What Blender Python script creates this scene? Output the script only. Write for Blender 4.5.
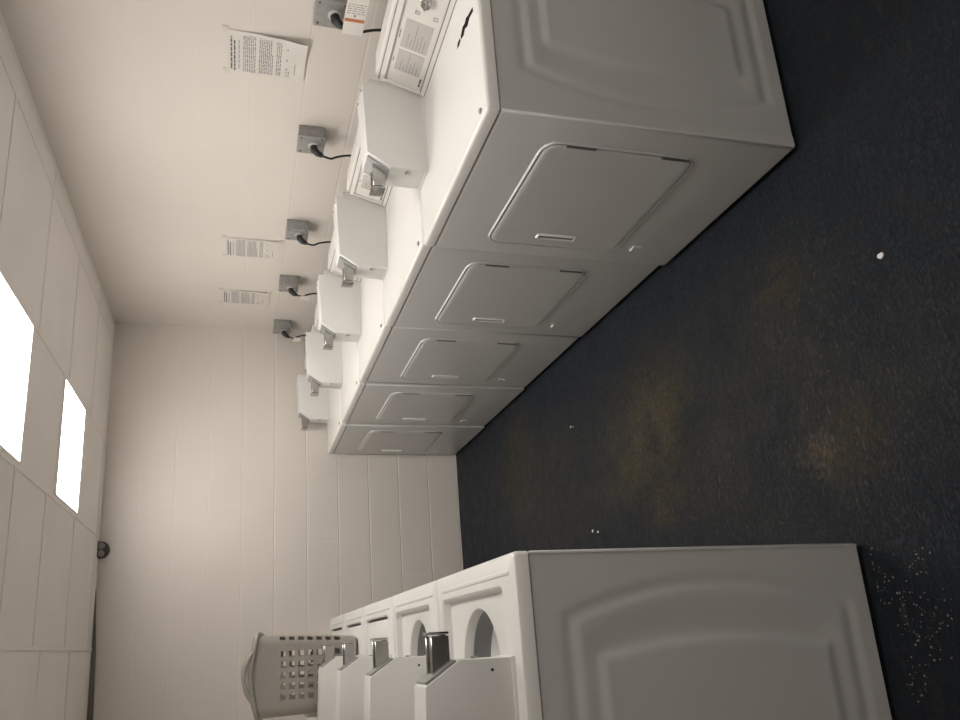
import bpy, bmesh, math, random
from mathutils import Matrix, Vector

random.seed(7)
for o in list(bpy.data.objects):
    bpy.data.objects.remove(o)
SC = bpy.context.scene
COL = SC.collection

# ------------------------------------------------------------------ camera
cam_data = bpy.data.cameras.new('camera')
cam = bpy.data.objects.new('camera', cam_data)
COL.objects.link(cam)
CAM_POS = Vector((-1.28343, -1.45313, 1.50034))
ROWS = [[0.96106, -0.275803, 0.017195], [0.052547, 0.243484, 0.968481], [-0.271296, -0.929865, 0.248495]]            # right, up, back of the upright view, in world axes
right, up, back = (Vector(r) for r in ROWS)
# the phone was held turned a quarter: picture right = down in the room
cx, cy, cz = -up, right, back
cam.matrix_world = Matrix(((cx.x, cy.x, cz.x, CAM_POS.x),
                           (cx.y, cy.y, cz.y, CAM_POS.y),
                           (cx.z, cy.z, cz.z, CAM_POS.z),
                           (0, 0, 0, 1)))
cam_data.sensor_fit = 'HORIZONTAL'
cam_data.sensor_width = 36.0
cam_data.lens = 742.119 * 36.0 / 960.0
cam_data.shift_x = 0.051431
cam_data.shift_y = 0.076589
cam_data.clip_start = 0.02
SC.camera = cam

# ------------------------------------------------------------------ world, exposure
world = bpy.data.worlds.new('world')
SC.world = world
world.use_nodes = True
world.node_tree.nodes['Background'].inputs[0].default_value = (1.0, 0.93, 0.86, 1)
world.node_tree.nodes['Background'].inputs[1].default_value = 0.0
SC.view_settings.view_transform = 'Standard'
SC.view_settings.look = 'None'
SC.view_settings.gamma = 1.0
SC.view_settings.use_curve_mapping = False
SC.view_settings.exposure = 0.36
LAMP_STRENGTH = 12.0
LAMP_COLOR = (1.0, 0.96, 0.91)

# ------------------------------------------------------------------ room numbers (metres)
XR, YB, ZC = 0.899, 3.495, 2.332
XL, YF = -1.98, -4.6

# ------------------------------------------------------------------ helpers
def tag(o, label=None, cat=None, group=None, kind=None):
    if label: o['label'] = label
    if cat: o['category'] = cat
    if group: o['group'] = group
    if kind: o['kind'] = kind
    return o

def empty(name, loc, rz=0.0):
    o = bpy.data.objects.new(name, None)
    o.empty_display_size = 0.1
    o.location = loc
    o.rotation_euler = (0, 0, rz)
    COL.objects.link(o)
    return o

def link(name, bm, mat, parent=None, smooth=None, loc=None):
    me = bpy.data.meshes.new(name)
    bmesh.ops.recalc_face_normals(bm, faces=bm.faces[:])
    if smooth is not None:
        for f in bm.faces: f.smooth = True
        for e in bm.edges:
            if len(e.link_faces) == 2:
                e.smooth = e.calc_face_angle(0) < math.radians(smooth)
    bm.to_mesh(me); bm.free()
    for m in (mat if isinstance(mat, (list, tuple)) else [mat]):
        me.materials.append(m)
    o = bpy.data.objects.new(name, me)
    COL.objects.link(o)
    if parent: o.parent = parent
    if loc: o.location = loc
    return o

def copy_tree(o, parent=None):
    c = o.copy()
    COL.objects.link(c)
    if parent: c.parent = parent
    for ch in list(o.children):
        copy_tree(ch, c)
    return c

def NB(): return bmesh.new()

def box(bm, x0, x1, y0, y1, z0, z1, bev=0.0, seg=2, which=None):
    """axis-aligned box, optionally with rounded edges"""
    vs = [bm.verts.new((x, y, z)) for x in (x0, x1) for y in (y0, y1) for z in (z0, z1)]
    q = [(0, 1, 3, 2), (4, 6, 7, 5), (0, 4, 5, 1), (2, 3, 7, 6), (0, 2, 6, 4), (1, 5, 7, 3)]
    fs = [bm.faces.new([vs[i] for i in f]) for f in q]
    if bev > 0:
        es = set(e for f in fs for e in f.edges)
        if which: es = [e for e in es if which(e)]
        bmesh.ops.bevel(bm, geom=list(es), offset=bev, segments=seg, affect='EDGES', profile=0.5)
    return bm

def prism(bm, pts, axis, a0, a1, bev=0.0, seg=2):
    """extrude polygon pts (pairs) along axis 'x','y' or 'z'"""
    def mk(p, a):
        if axis == 'x': return (a, p[0], p[1])
        if axis == 'y': return (p[0], a, p[1])
        return (p[0], p[1], a)
    A = [bm.verts.new(mk(p, a0)) for p in pts]
    B = [bm.verts.new(mk(p, a1)) for p in pts]
    n = len(pts)
    fs = [bm.faces.new(A[::-1]), bm.faces.new(B)]
    for i in range(n):
        fs.append(bm.faces.new((A[i], A[(i+1) % n], B[(i+1) % n], B[i])))
    if bev > 0:
        es = set(e for f in fs for e in f.edges)
        bmesh.ops.bevel(bm, geom=list(es), offset=bev, segments=seg, affect='EDGES', profile=0.5)
    return bm

def rrect(a0, a1, b0, b1, r, n=6):
    pts = []
    for ca, cb, st in ((a1-r, b1-r, 0), (a0+r, b1-r, 90), (a0+r, b0+r, 180), (a1-r, b0+r, 270)):
        for i in range(n+1):
            t = math.radians(st + 90*i/n)
            pts.append((ca + r*math.cos(t), cb + r*math.sin(t)))
    return pts

def loft(bm, rings, cap0=True, cap1=True, closed=True):
    R = [[bm.verts.new(p) for p in ring] for ring in rings]
    n = len(R[0])
    for a, b in zip(R, R[1:]):
        for i in range(n if closed else n-1):
            bm.faces.new((a[i], a[(i+1) % n], b[(i+1) % n], b[i]))
    if cap0: bm.faces.new(R[0][::-1])
    if cap1: bm.faces.new(R[-1])
    return bm

def lathe(bm, prof, c=(0, 0, 0), axis='z', n=32, cap0=False, cap1=False):
    rings = []
    for r, h in prof:
        ring = []
        for i in range(n):
            t = 2*math.pi*i/n
            a, b = r*math.cos(t), r*math.sin(t)
            if axis == 'z': p = (c[0]+a, c[1]+b, c[2]+h)
            elif axis == 'x': p = (c[0]+h, c[1]+a, c[2]+b)
            else: p = (c[0]+b, c[1]+h, c[2]+a)
            ring.append(p)
        rings.append(ring)
    return loft(bm, rings, cap0, cap1)

def spline(pts, n=8):
    P = [Vector(p) for p in pts]
    P = [P[0]*2-P[1]] + P + [P[-1]*2-P[-2]]
    out = []
    for i in range(1, len(P)-2):
        for k in range(n):
            t = k/n
            a, b, c, d = P[i-1], P[i], P[i+1], P[i+2]
            out.append(0.5*((2*b)+(c-a)*t+(2*a-5*b+4*c-d)*t*t+(3*b-a-3*c+d)*t**3))
    out.append(P[-2])
    return out

def tube(bm, pts, r, n=10, flat=1.0):
    pts = [Vector(p) for p in pts]
    rs = r if isinstance(r, (list, tuple)) else [r]*len(pts)
    rings = []
    u = None
    for i, p in enumerate(pts):
        t = (pts[min(i+1, len(pts)-1)] - pts[max(i-1, 0)]).normalized()
        if u is None:
            u = t.orthogonal().normalized()
        else:
            u = (u - t*u.dot(t)).normalized()
        v = t.cross(u)
        rings.append([p + u*(rs[i]*math.cos(2*math.pi*k/n)) + v*(rs[i]*flat*math.sin(2*math.pi*k/n)) for k in range(n)])
    return loft(bm, rings)

def sm(x, a, b):
    t = max(0.0, min(1.0, (x-a)/(b-a)))
    return t*t*(3-2*t)

# ------------------------------------------------------------------ materials
def mat(name, col, rough=0.5, metal=0.0, spec=0.5, noise=0.0, nscale=8.0, bump=0.0, bscale=200.0, coat=0.0):
    m = bpy.data.materials.new(name)
    m.use_nodes = True
    nt = m.node_tree; b = nt.nodes['Principled BSDF']
    b.inputs['Roughness'].default_value = rough
    b.inputs['Metallic'].default_value = metal
    b.inputs['Specular IOR Level'].default_value = spec
    b.inputs['Coat Weight'].default_value = coat
    b.inputs['Base Color'].default_value = (*col, 1)
    tc = nt.nodes.new('ShaderNodeTexCoord')
    if noise > 0:
        nz = nt.nodes.new('ShaderNodeTexNoise'); nz.inputs['Scale'].default_value = nscale
        nz.inputs['Detail'].default_value = 6
        rp = nt.nodes.new('ShaderNodeValToRGB')
        rp.color_ramp.elements[0].position = 0.3; rp.color_ramp.elements[1].position = 0.7
        rp.color_ramp.elements[0].color = (*[c*(1-noise) for c in col], 1)
        rp.color_ramp.elements[1].color = (*[min(1, c*(1+noise)) for c in col], 1)
        nt.links.new(tc.outputs['Object'], nz.inputs['Vector'])
        nt.links.new(nz.outputs['Fac'], rp.inputs['Fac'])
        nt.links.new(rp.outputs['Color'], b.inputs['Base Color'])
    if bump > 0:
        n2 = nt.nodes.new('ShaderNodeTexNoise'); n2.inputs['Scale'].default_value = bscale
        n2.inputs['Detail'].default_value = 3
        bp = nt.nodes.new('ShaderNodeBump'); bp.inputs['Strength'].default_value = bump
        bp.inputs['Distance'].default_value = 0.002
        nt.links.new(tc.outputs['Object'], n2.inputs['Vector'])
        nt.links.new(n2.outputs['Fac'], bp.inputs['Height'])
        nt.links.new(bp.outputs['Normal'], b.inputs['Normal'])
    return m

M = {}
M['enamel'] = mat('white_enamel', (0.575, 0.572, 0.555), 0.30, noise=0.02, nscale=3, bump=0.05, bscale=350)  # fronts and sides: darker than the tops, their shading put into the colour
M['enamel_top'] = mat('white_enamel_top', (0.76, 0.75, 0.72), 0.28, noise=0.02, nscale=4)  # same enamel set lighter for tops, overhead light put into the colour
M['box_paint'] = mat('coin_box_paint', (0.70, 0.69, 0.665), 0.42, noise=0.02, nscale=5, bump=0.05, bscale=500)
M['console'] = mat('console_white', (0.72, 0.70, 0.665), 0.35, noise=0.015)
M['panel'] = mat('control_panel_white', (0.70, 0.67, 0.63), 0.4, noise=0.015)
M['label_grey'] = mat('label_grey', (0.50, 0.475, 0.445), 0.5)
M['ink'] = mat('ink', (0.10, 0.095, 0.09), 0.6)
M['ink_soft'] = mat('ink_soft', (0.24, 0.22, 0.21), 0.6)
M['bright'] = mat('bright_plastic', (0.86, 0.85, 0.82), 0.3)
M['seam'] = mat('dark_seam', (0.03, 0.03, 0.03), 0.8)
M['black'] = mat('black_rubber', (0.02, 0.02, 0.021), 0.45)
M['bare'] = mat('bare_black', (0.008, 0.008, 0.008), 0.9, spec=0.1)
M['chrome'] = mat('worn_chrome', (0.55, 0.55, 0.54), 0.22, metal=1.0, noise=0.1, nscale=30)
M['steel'] = mat('galvanised_steel', (0.33, 0.33, 0.32), 0.45, metal=0.35, noise=0.12, nscale=40)
M['hinge'] = mat('hinge_grey', (0.16, 0.155, 0.15), 0.45, metal=0.4)
M['tub'] = mat('tub_grey', (0.30, 0.30, 0.30), 0.45)
M['basket_w'] = mat('wash_basket', (0.88, 0.87, 0.85), 0.35)
M['paper'] = mat('paper', (0.68, 0.645, 0.60), 0.75, noise=0.03, nscale=12)
M['tape'] = mat('clear_tape', (0.66, 0.61, 0.555), 0.3)
M['tagwhite'] = mat('tag_white', (0.80, 0.77, 0.72), 0.5)
M['orange'] = mat('tag_orange', (0.55, 0.20, 0.09), 0.5)
M['red'] = mat('tag_red', (0.55, 0.25, 0.2), 0.5)
M['hamper'] = mat('basket_plastic', (0.34, 0.315, 0.285), 0.42, noise=0.03, nscale=6)
M['bracket'] = mat('dark_bracket', (0.045, 0.04, 0.042), 0.5)
M['bracket_l'] = mat('grey_lobe', (0.30, 0.28, 0.265), 0.4, metal=0.3)
M['trim'] = mat('dark_trim', (0.17, 0.165, 0.16), 0.4, metal=0.4)
M['tbar'] = mat('ceiling_bar_white', (0.86, 0.82, 0.78), 0.45)
M['scrap'] = mat('white_scrap', (0.75, 0.74, 0.71), 0.6)
M['flake'] = mat('pale_flake', (0.22, 0.205, 0.17), 0.7)

def lamp_mat():
    m = bpy.data.materials.new('lamp_diffuser'); m.use_nodes = True
    b = m.node_tree.nodes['Principled BSDF']
    b.inputs['Base Color'].default_value = (0.8, 0.8, 0.8, 1)
    b.inputs['Emission Color'].default_value = (*LAMP_COLOR, 1)
    b.inputs['Emission Strength'].default_value = LAMP_STRENGTH
    return m
M['lamp'] = lamp_mat()

def block_wall(name, axis, strength, col, joint_mul):
    """painted concrete block: running bond joints as soft grooves under the paint"""
    m = bpy.data.materials.new(name); m.use_nodes = True
    nt = m.node_tree; b = nt.nodes['Principled BSDF']
    N = nt.nodes.new; L = nt.links.new
    tc = N('ShaderNodeTexCoord'); sp = N('ShaderNodeSeparateXYZ'); cb = N('ShaderNodeCombineXYZ')
    L(tc.outputs['Object'], sp.inputs[0])
    off = N('ShaderNodeMath'); off.operation = 'ADD'; off.inputs[1].default_value = 0.365 + 0.424*10
    L(sp.outputs[axis], off.inputs[0]); L(off.outputs[0], cb.inputs[0])
    offz = N('ShaderNodeMath'); offz.operation = 'ADD'; offz.inputs[1].default_value = -0.004
    L(sp.outputs['Z'], offz.inputs[0]); L(offz.outputs[0], cb.inputs[1])
    # hand-laid wobble
    wn = N('ShaderNodeTexNoise'); wn.inputs['Scale'].default_value = 3.0
    L(tc.outputs['Object'], wn.inputs['Vector'])
    ws = N('ShaderNodeVectorMath'); ws.operation = 'MULTIPLY_ADD'
    ws.inputs[1].default_value = (0.010, 0.005, 0); ws.inputs[2].default_value = (-0.005, -0.0025, 0)
    L(wn.outputs['Color'], ws.inputs[0])
    va = N('ShaderNodeVectorMath'); va.operation = 'ADD'
    L(cb.outputs[0], va.inputs[0]); L(ws.outputs[0], va.inputs[1])
    def brick(width, size):
        br = N('ShaderNodeTexBrick')
        br.offset = 0.5; br.offset_frequency = 2; br.squash = 1.0
        br.inputs['Scale'].default_value = 1.0
        br.inputs['Brick Width'].default_value = width
        br.inputs['Row Height'].default_value = 0.2112
        br.inputs['Mortar Size'].default_value = size
        br.inputs['Mortar Smooth'].default_value = 0.5
        L(va.outputs[0], br.inputs['Vector'])
        return br.outputs['Fac']
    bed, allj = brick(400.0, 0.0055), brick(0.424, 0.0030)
    # joints filled with paint in places; bed joints grow fainter with height
    fn = N('ShaderNodeTexNoise'); fn.inputs['Scale'].default_value = 2.3; fn.inputs['Detail'].default_value = 4
    L(tc.outputs['Object'], fn.inputs['Vector'])
    fr = N('ShaderNodeMapRange'); fr.inputs[1].default_value = 0.40; fr.inputs[2].default_value = 0.62
    fr.inputs[3].default_value = 0.0; fr.inputs[4].default_value = 0.30
    L(fn.outputs['Fac'], fr.inputs[0])
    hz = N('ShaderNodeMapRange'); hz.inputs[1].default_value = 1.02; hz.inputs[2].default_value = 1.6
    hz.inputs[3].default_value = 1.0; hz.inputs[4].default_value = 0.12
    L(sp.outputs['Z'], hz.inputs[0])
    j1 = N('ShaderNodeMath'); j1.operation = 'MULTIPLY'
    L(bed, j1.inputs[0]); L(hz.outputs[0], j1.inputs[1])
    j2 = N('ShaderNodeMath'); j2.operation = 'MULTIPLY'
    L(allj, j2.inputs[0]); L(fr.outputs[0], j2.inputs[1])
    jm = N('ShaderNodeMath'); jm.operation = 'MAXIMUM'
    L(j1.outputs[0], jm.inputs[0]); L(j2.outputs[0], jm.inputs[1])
    # surface
    sn = N('ShaderNodeTexNoise'); sn.inputs['Scale'].default_value = 90; sn.inputs['Detail'].default_value = 4
    L(tc.outputs['Object'], sn.inputs['Vector'])
    h = N('ShaderNodeMath'); h.operation = 'MULTIPLY_ADD'; h.inputs[1].default_value = -1.0
    L(jm.outputs[0], h.inputs[0])
    hs = N('ShaderNodeMath'); hs.operation = 'MULTIPLY'; hs.inputs[1].default_value = 0.10
    L(sn.outputs['Fac'], hs.inputs[0]); L(hs.outputs[0], h.inputs[2])
    bp = N('ShaderNodeBump'); bp.inputs['Strength'].default_value = strength; bp.inputs['Distance'].default_value = 0.006
    L(h.outputs[0], bp.inputs['Height']); L(bp.outputs['Normal'], b.inputs['Normal'])
    dn = N('ShaderNodeTexNoise'); dn.inputs['Scale'].default_value = 1.7; dn.inputs['Detail'].default_value = 7
    L(tc.outputs['Object'], dn.inputs['Vector'])
    rp = N('ShaderNodeValToRGB')
    rp.color_ramp.elements[0].position = 0.3; rp.color_ramp.elements[1].position = 0.7
    rp.color_ramp.elements[0].color = (*[c*0.965 for c in col], 1)
    rp.color_ramp.elements[1].color = (*[min(1, c*1.02) for c in col], 1)
    L(dn.outputs['Fac'], rp.inputs['Fac'])
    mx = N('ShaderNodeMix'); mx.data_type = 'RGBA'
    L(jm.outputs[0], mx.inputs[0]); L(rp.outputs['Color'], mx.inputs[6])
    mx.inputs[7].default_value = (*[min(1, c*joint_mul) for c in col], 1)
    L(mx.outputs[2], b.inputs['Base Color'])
    b.inputs['Roughness'].default_value = 0.42
    b.inputs['Specular IOR Level'].default_value = 0.4
    return m

WALL = (0.72, 0.67, 0.615)
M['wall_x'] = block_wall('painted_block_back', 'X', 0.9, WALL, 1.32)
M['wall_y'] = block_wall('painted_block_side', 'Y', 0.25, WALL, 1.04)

def ceiling_mat():
    m = mat('ceiling_tile', (0.88, 0.84, 0.81), 0.75, noise=0.03, nscale=2.5, bump=0.4, bscale=160)
    return m
M['ceiling'] = ceiling_mat()

def floor_mat():
    m = bpy.data.materials.new('worn_navy_floor_paint'); m.use_nodes = True
    nt = m.node_tree; b = nt.nodes['Principled BSDF']
    N = nt.nodes.new; L = nt.links.new
    tc = N('ShaderNodeTexCoord')
    def noise(scale, detail=6, rough=0.6, stretch=None, rot=0):
        n = N('ShaderNodeTexNoise'); n.inputs['Scale'].default_value = scale
        n.inputs['Detail'].default_value = detail; n.inputs['Roughness'].default_value = rough
        src = tc.outputs['Object']
        if stretch:
            mp = N('ShaderNodeMapping'); mp.inputs['Scale'].default_value = stretch
            mp.inputs['Rotation'].default_value = (0, 0, rot)
            L(src, mp.inputs['Vector']); src = mp.outputs[0]
        L(src, n.inputs['Vector'])
        return n.outputs['Fac']
    def rng(v, a, c, lo=0.0, hi=1.0):
        r = N('ShaderNodeMapRange'); r.inputs[1].default_value = a; r.inputs[2].default_value = c
        r.inputs[3].default_value = lo; r.inputs[4].default_value = hi
        L(v, r.inputs[0]); return r.outputs[0]
    def mul(a, c):
        n = N('ShaderNodeMath'); n.operation = 'MULTIPLY'
        L(a, n.inputs[0])
        if isinstance(c, (int, float)): n.inputs[1].default_value = c
        else: L(c, n.inputs[1])
        return n.outputs[0]
    def mx2(a, c, op='MAXIMUM'):
        n = N('ShaderNodeMath'); n.operation = op
        L(a, n.inputs[0]); L(c, n.inputs[1]); return n.outputs[0]
    def mix(f, a, c):
        n = N('ShaderNodeMix'); n.data_type = 'RGBA'
        L(f, n.inputs[0])
        if isinstance(a, tuple): n.inputs[6].default_value = (*a, 1)
        else: L(a, n.inputs[6])
        if isinstance(c, tuple): n.inputs[7].default_value = (*c, 1)
        else: L(c, n.inputs[7])
        return n.outputs[2]
    def spot(x, y, rx, ry):
        mp = N('ShaderNodeMapping'); mp.vector_type = 'POINT'
        mp.inputs['Location'].default_value = (-x/rx, -y/ry, 0)
        mp.inputs['Scale'].default_value = (1/rx, 1/ry, 0)
        L(tc.outputs['Object'], mp.inputs['Vector'])
        ln = N('ShaderNodeVectorMath'); ln.operation = 'LENGTH'
        L(mp.outputs[0], ln.inputs[0])
        return rng(ln.outputs['Value'], 0.1, 1.0, 1.0, 0.0)
    base_c = mix(rng(noise(1.6, 5), 0.35, 0.65), (0.0075, 0.0120, 0.0195), (0.0120, 0.0155, 0.0210))
    # brown-grey lane down the middle of the aisle, broken up by fine mottling
    lane = None
    for p in ((-0.62, 0.55, 0.55, 1.1), (-0.58, 1.6, 0.42, 1.2), (-0.75, 0.2, 0.45, 0.6)):
        v = spot(*p); lane = v if lane is None else mx2(lane, v)
    lane = mul(rng(lane, 0.0, 0.6), rng(noise(3.0, 8, 0.75), 0.36, 0.62))
    mott = rng(noise(85, 8, 0.8, (0.45, 1.0, 1), 0.15), 0.485, 0.545)
    base_c = mix(mul(lane, 0.45), base_c, (0.026, 0.024, 0.018))
    base_c = mix(mul(mul(mott, rng(lane, 0.0, 1.0, 0.16, 1.0)), 0.6), base_c, (0.078, 0.073, 0.060))
    # fine scratches
    scr = mul(rng(noise(34, 5, 0.7, (0.20, 1.0, 1), 0.12), 0.56, 0.74), 0.55)
    base_c = mix(mul(scr, rng(noise(2.0, 4), 0.35, 0.65)), base_c, (0.080, 0.077, 0.068))
    scr2 = mul(rng(noise(30, 4, 0.7, (1.0, 0.16, 1), -0.5), 0.62, 0.76), 0.4)
    base_c = mix(scr2, base_c, (0.060, 0.057, 0.050))
    # ochre worn-through patches
    def patches(pts, nz, colr, amt):
        nonlocal base_c
        q = None
        for p in pts:
            v = spot(*p); q = v if q is None else mx2(q, v)
        base_c = mix(mul(mul(rng(q, 0.0, 0.55), nz), amt), base_c, colr)
    fine = mul(rng(noise(6, 6, 0.7), 0.36, 0.60), rng(noise(70, 10, 0.8, (0.7, 1.0, 1)), 0.475, 0.53))
    patches([(-0.562, 0.953, 0.21, 0.214), (-0.862, 0.154, 0.086, 0.095)], fine, (0.130, 0.096, 0.058), 0.95)
    patches([(-0.849, 0.904, 0.104, 0.149), (-0.477, 0.792, 0.098, 0.154), (-0.693, 1.188, 0.122, 0.167)], fine, (0.085, 0.072, 0.026), 0.9)
    patches([(-0.856, 0.024, 0.131, 0.123), (-0.548, 0.967, 0.388, 0.345), (-0.351, 0.175, 0.115, 0.104), (-0.377, 2.291, 0.39, 0.334)], rng(noise(24, 10, 0.85), 0.46, 0.54), (0.046, 0.037, 0.019), 0.75)
    # paint specks
    sp = rng(noise(140, 2, 0.5), 0.735, 0.78)
    spf = mul(sp, rng(noise(3.1, 4), 0.45, 0.65))
    base_c = mix(mul(spf, 0.7), base_c, (0.20, 0.18, 0.12))
    L(base_c, b.inputs['Base Color'])
    b.inputs['Specular IOR Level'].default_value = 0.17
    L(rng(noise(14, 6, 0.7), 0.3, 0.7, 0.38, 0.62), b.inputs['Roughness'])
    bp = N('ShaderNodeBump'); bp.inputs['Strength'].default_value = 0.55; bp.inputs['Distance'].default_value = 0.004
    hh = N('ShaderNodeMath'); hh.operation = 'ADD'
    L(noise(55, 6, 0.7), hh.inputs[0]); L(mott, hh.inputs[1])
    L(hh.outputs[0], bp.inputs['Height']); L(bp.outputs['Normal'], b.inputs['Normal'])
    return m
M['floor'] = floor_mat()

# ------------------------------------------------------------------ the room
T = 0.12
def slab(name, m, *b):
    bm = NB(); box(bm, *b)
    return tag(link(name, bm, m), kind='structure')
slab('floor', M['floor'], XL-T, XR+T, YF-T, YB+T, -0.1, 0.0)
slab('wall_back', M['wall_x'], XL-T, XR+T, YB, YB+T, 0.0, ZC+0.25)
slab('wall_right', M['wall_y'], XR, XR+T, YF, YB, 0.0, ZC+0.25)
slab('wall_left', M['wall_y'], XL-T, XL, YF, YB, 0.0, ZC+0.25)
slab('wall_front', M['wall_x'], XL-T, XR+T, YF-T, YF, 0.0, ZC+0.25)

RUN = [0.765, 0.068, -0.545, -1.215, -1.83]           # main ceiling bars, along Y
LIGHTS = [(-2.630, -2.020), (-0.500, 0.110), (1.035, 1.648), (2.262, 2.772)]             # Y spans: unseen panel added behind camera, near-aisle panel, two in view
# ceiling tiles, leaving the panel openings
bm = NB()
xs = [XL, -0.545, 0.068, XR]
box(bm, XL, -0.545, YF, YB, ZC, ZC+0.03)
box(bm, 0.068, XR, YF, YB, ZC, ZC+0.03)
yy = YF
for a, b_ in LIGHTS:
    box(bm, -0.545, 0.068, yy, a, ZC, ZC+0.03); yy = b_
box(bm, -0.545, 0.068, yy, YB, ZC, ZC+0.03)
tag(link('ceiling', bm, M['ceiling']), kind='structure')
# lay-in grid
bm = NB()
for x in RUN:
    box(bm, x-0.011, x+0.011, YF, YB, ZC-0.004, ZC)
bays = [(0.765, XR, [0.55, 1.77, 2.99]), (0.068, 0.765, [-0.68, -0.07, 0.54, 1.15, 1.756, 2.36, 2.97]),
        (-0.545, 0.068, [-1.4, -0.8, -0.19, 0.42, 1.024, 1.659, 2.251, 2.783, 3.39]),
        (-1.215, -0.545, [-1.4, -0.8, -0.19, 0.42, 1.03, 1.61, 2.11, 2.73, 3.34]),
        (-1.83, -1.215, [-1.4, -0.8, -0.19, 0.42, 1.03, 1.64, 2.25, 2.86])]
for x0, x1, ys in bays:
    for y in ys:
        box(bm, x0+0.011, x1-0.011 if x1 < XR else x1, y-0.010, y+0.010, ZC-0.0035, ZC)
tag(link('trim_1', bm, M['tbar']), kind='structure')
# dark gap strip where the ceiling edge angle pulls away from the back wall
bm = NB()
prism(bm, [(-0.86, ZC-0.001), (-1.97, ZC-0.001), (-1.97, ZC-0.040), (-1.25, ZC-0.024)], 'y', YB-0.022, YB-0.0005)
tag(link('trim_2', bm, M['trim']), kind='structure')
# painted wall angle along the right wall
bm = NB()
box(bm, XR-0.022, XR-0.0005, YF, YB-0.001, ZC-0.003, ZC-0.0003)
box(bm, -0.80, XR-0.023, YB-0.022, YB-0.0005, ZC-0.003, ZC-0.0003)
tag(link('trim_3', bm, M['tbar']), kind='structure')

# ------------------------------------------------------------------ ceiling lights
for i, (a, b_) in enumerate(LIGHTS):
    x0, x1 = -0.530, 0.053
    t = empty('ceiling_light', ((x0+x1)/2, (a+b_)/2, ZC))
    tag(t, ['square ceiling light panel just behind the camera, out of the picture', 'square ceiling light panel over the near end of the aisle, out of the picture', 'bright square ceiling light panel nearer the camera, cut off by the picture edge',
            'bright square ceiling light panel nearer the back wall, seen whole'][i], 'ceiling light', 'lit panels in the ceiling')
    cxl, cyl = (x0+x1)/2, (a+b_)/2
    hw, hd = (x1-x0)/2, (b_-a)/2
    bm = NB()
    for s in (-1, 1):
        box(bm, s*hw-0.007, s*hw+0.007, -hd, hd, -0.006, 0.02)
        box(bm, -hw+0.007, hw-0.007, s*hd-0.007, s*hd+0.007, -0.006, 0.02)
    link('frame', bm, M['tbar'], t)
    bm = NB(); box(bm, -hw+0.007, hw-0.007, -hd+0.007, hd-0.007, -0.001, 0.012)
    link('diffuser', bm, M['lamp'], t)
    bm = NB(); box(bm, -hw, hw, -hd, hd, 0.022, 0.10)
    link('housing', bm, M['tbar'], t)

# ------------------------------------------------------------------ appliances
W, H, SEAM = 0.680, 0.920, 0.883

def barrel(d, z, D):
    dc = d if d < D/2 else D - d
    v = (z-0.44)/0.38
    fo = 0.062 + 0.075*v*v
    fi = 0.198 + 0.05*v*v
    so = min(dc-fo, z-0.062, 0.822-z)
    si = min(dc-fi, z-0.142, 0.742-z)
    return so, si

def side_panel(name, y, sgn, d0, d1, z0, z1, parent, m):
    """pressed steel side with the barrel-shaped embossing"""
    bm = NB(); nx, nz = 66, 80
    D = d1
    rows = []
    for j in range(nz+1):
        z = z0 + (z1-z0)*j/nz
        row = []
        for i in range(nx+1):
            d = d0 + (d1-d0)*i/nx
            so, si = barrel(d, z, D)
            h = -0.0036*sm(so, 0, 0.010) + 0.0036*sm(so, 0.022, 0.034) - 0.007*sm(so, 0.036, 0.12) + 0.0075*sm(si, -0.006, 0.016)
            row.append(bm.verts.new((d, y + sgn*h, z)))
        rows.append(row)
    for j in range(nz):
        for i in range(nx):
            bm.faces.new((rows[j][i], rows[j][i+1], rows[j+1][i+1], rows[j+1][i]))
    # skirt closing onto the cabinet
    def sk(v): return bm.verts.new((v.co.x, y - sgn*0.012, v.co.z))
    rim = rows[0][:] + [r[-1] for r in rows[1:]] + rows[-1][-2::-1] + [r[0] for r in rows[-2:0:-1]]
    inner = [sk(v) for v in rim]
    n = len(rim)
    for i in range(n):
        bm.faces.new((rim[i], rim[(i+1) % n], inner[(i+1) % n], inner[i]))
    bm.faces.new(inner)
    return link(name, bm, m, parent, smooth=50)

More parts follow.
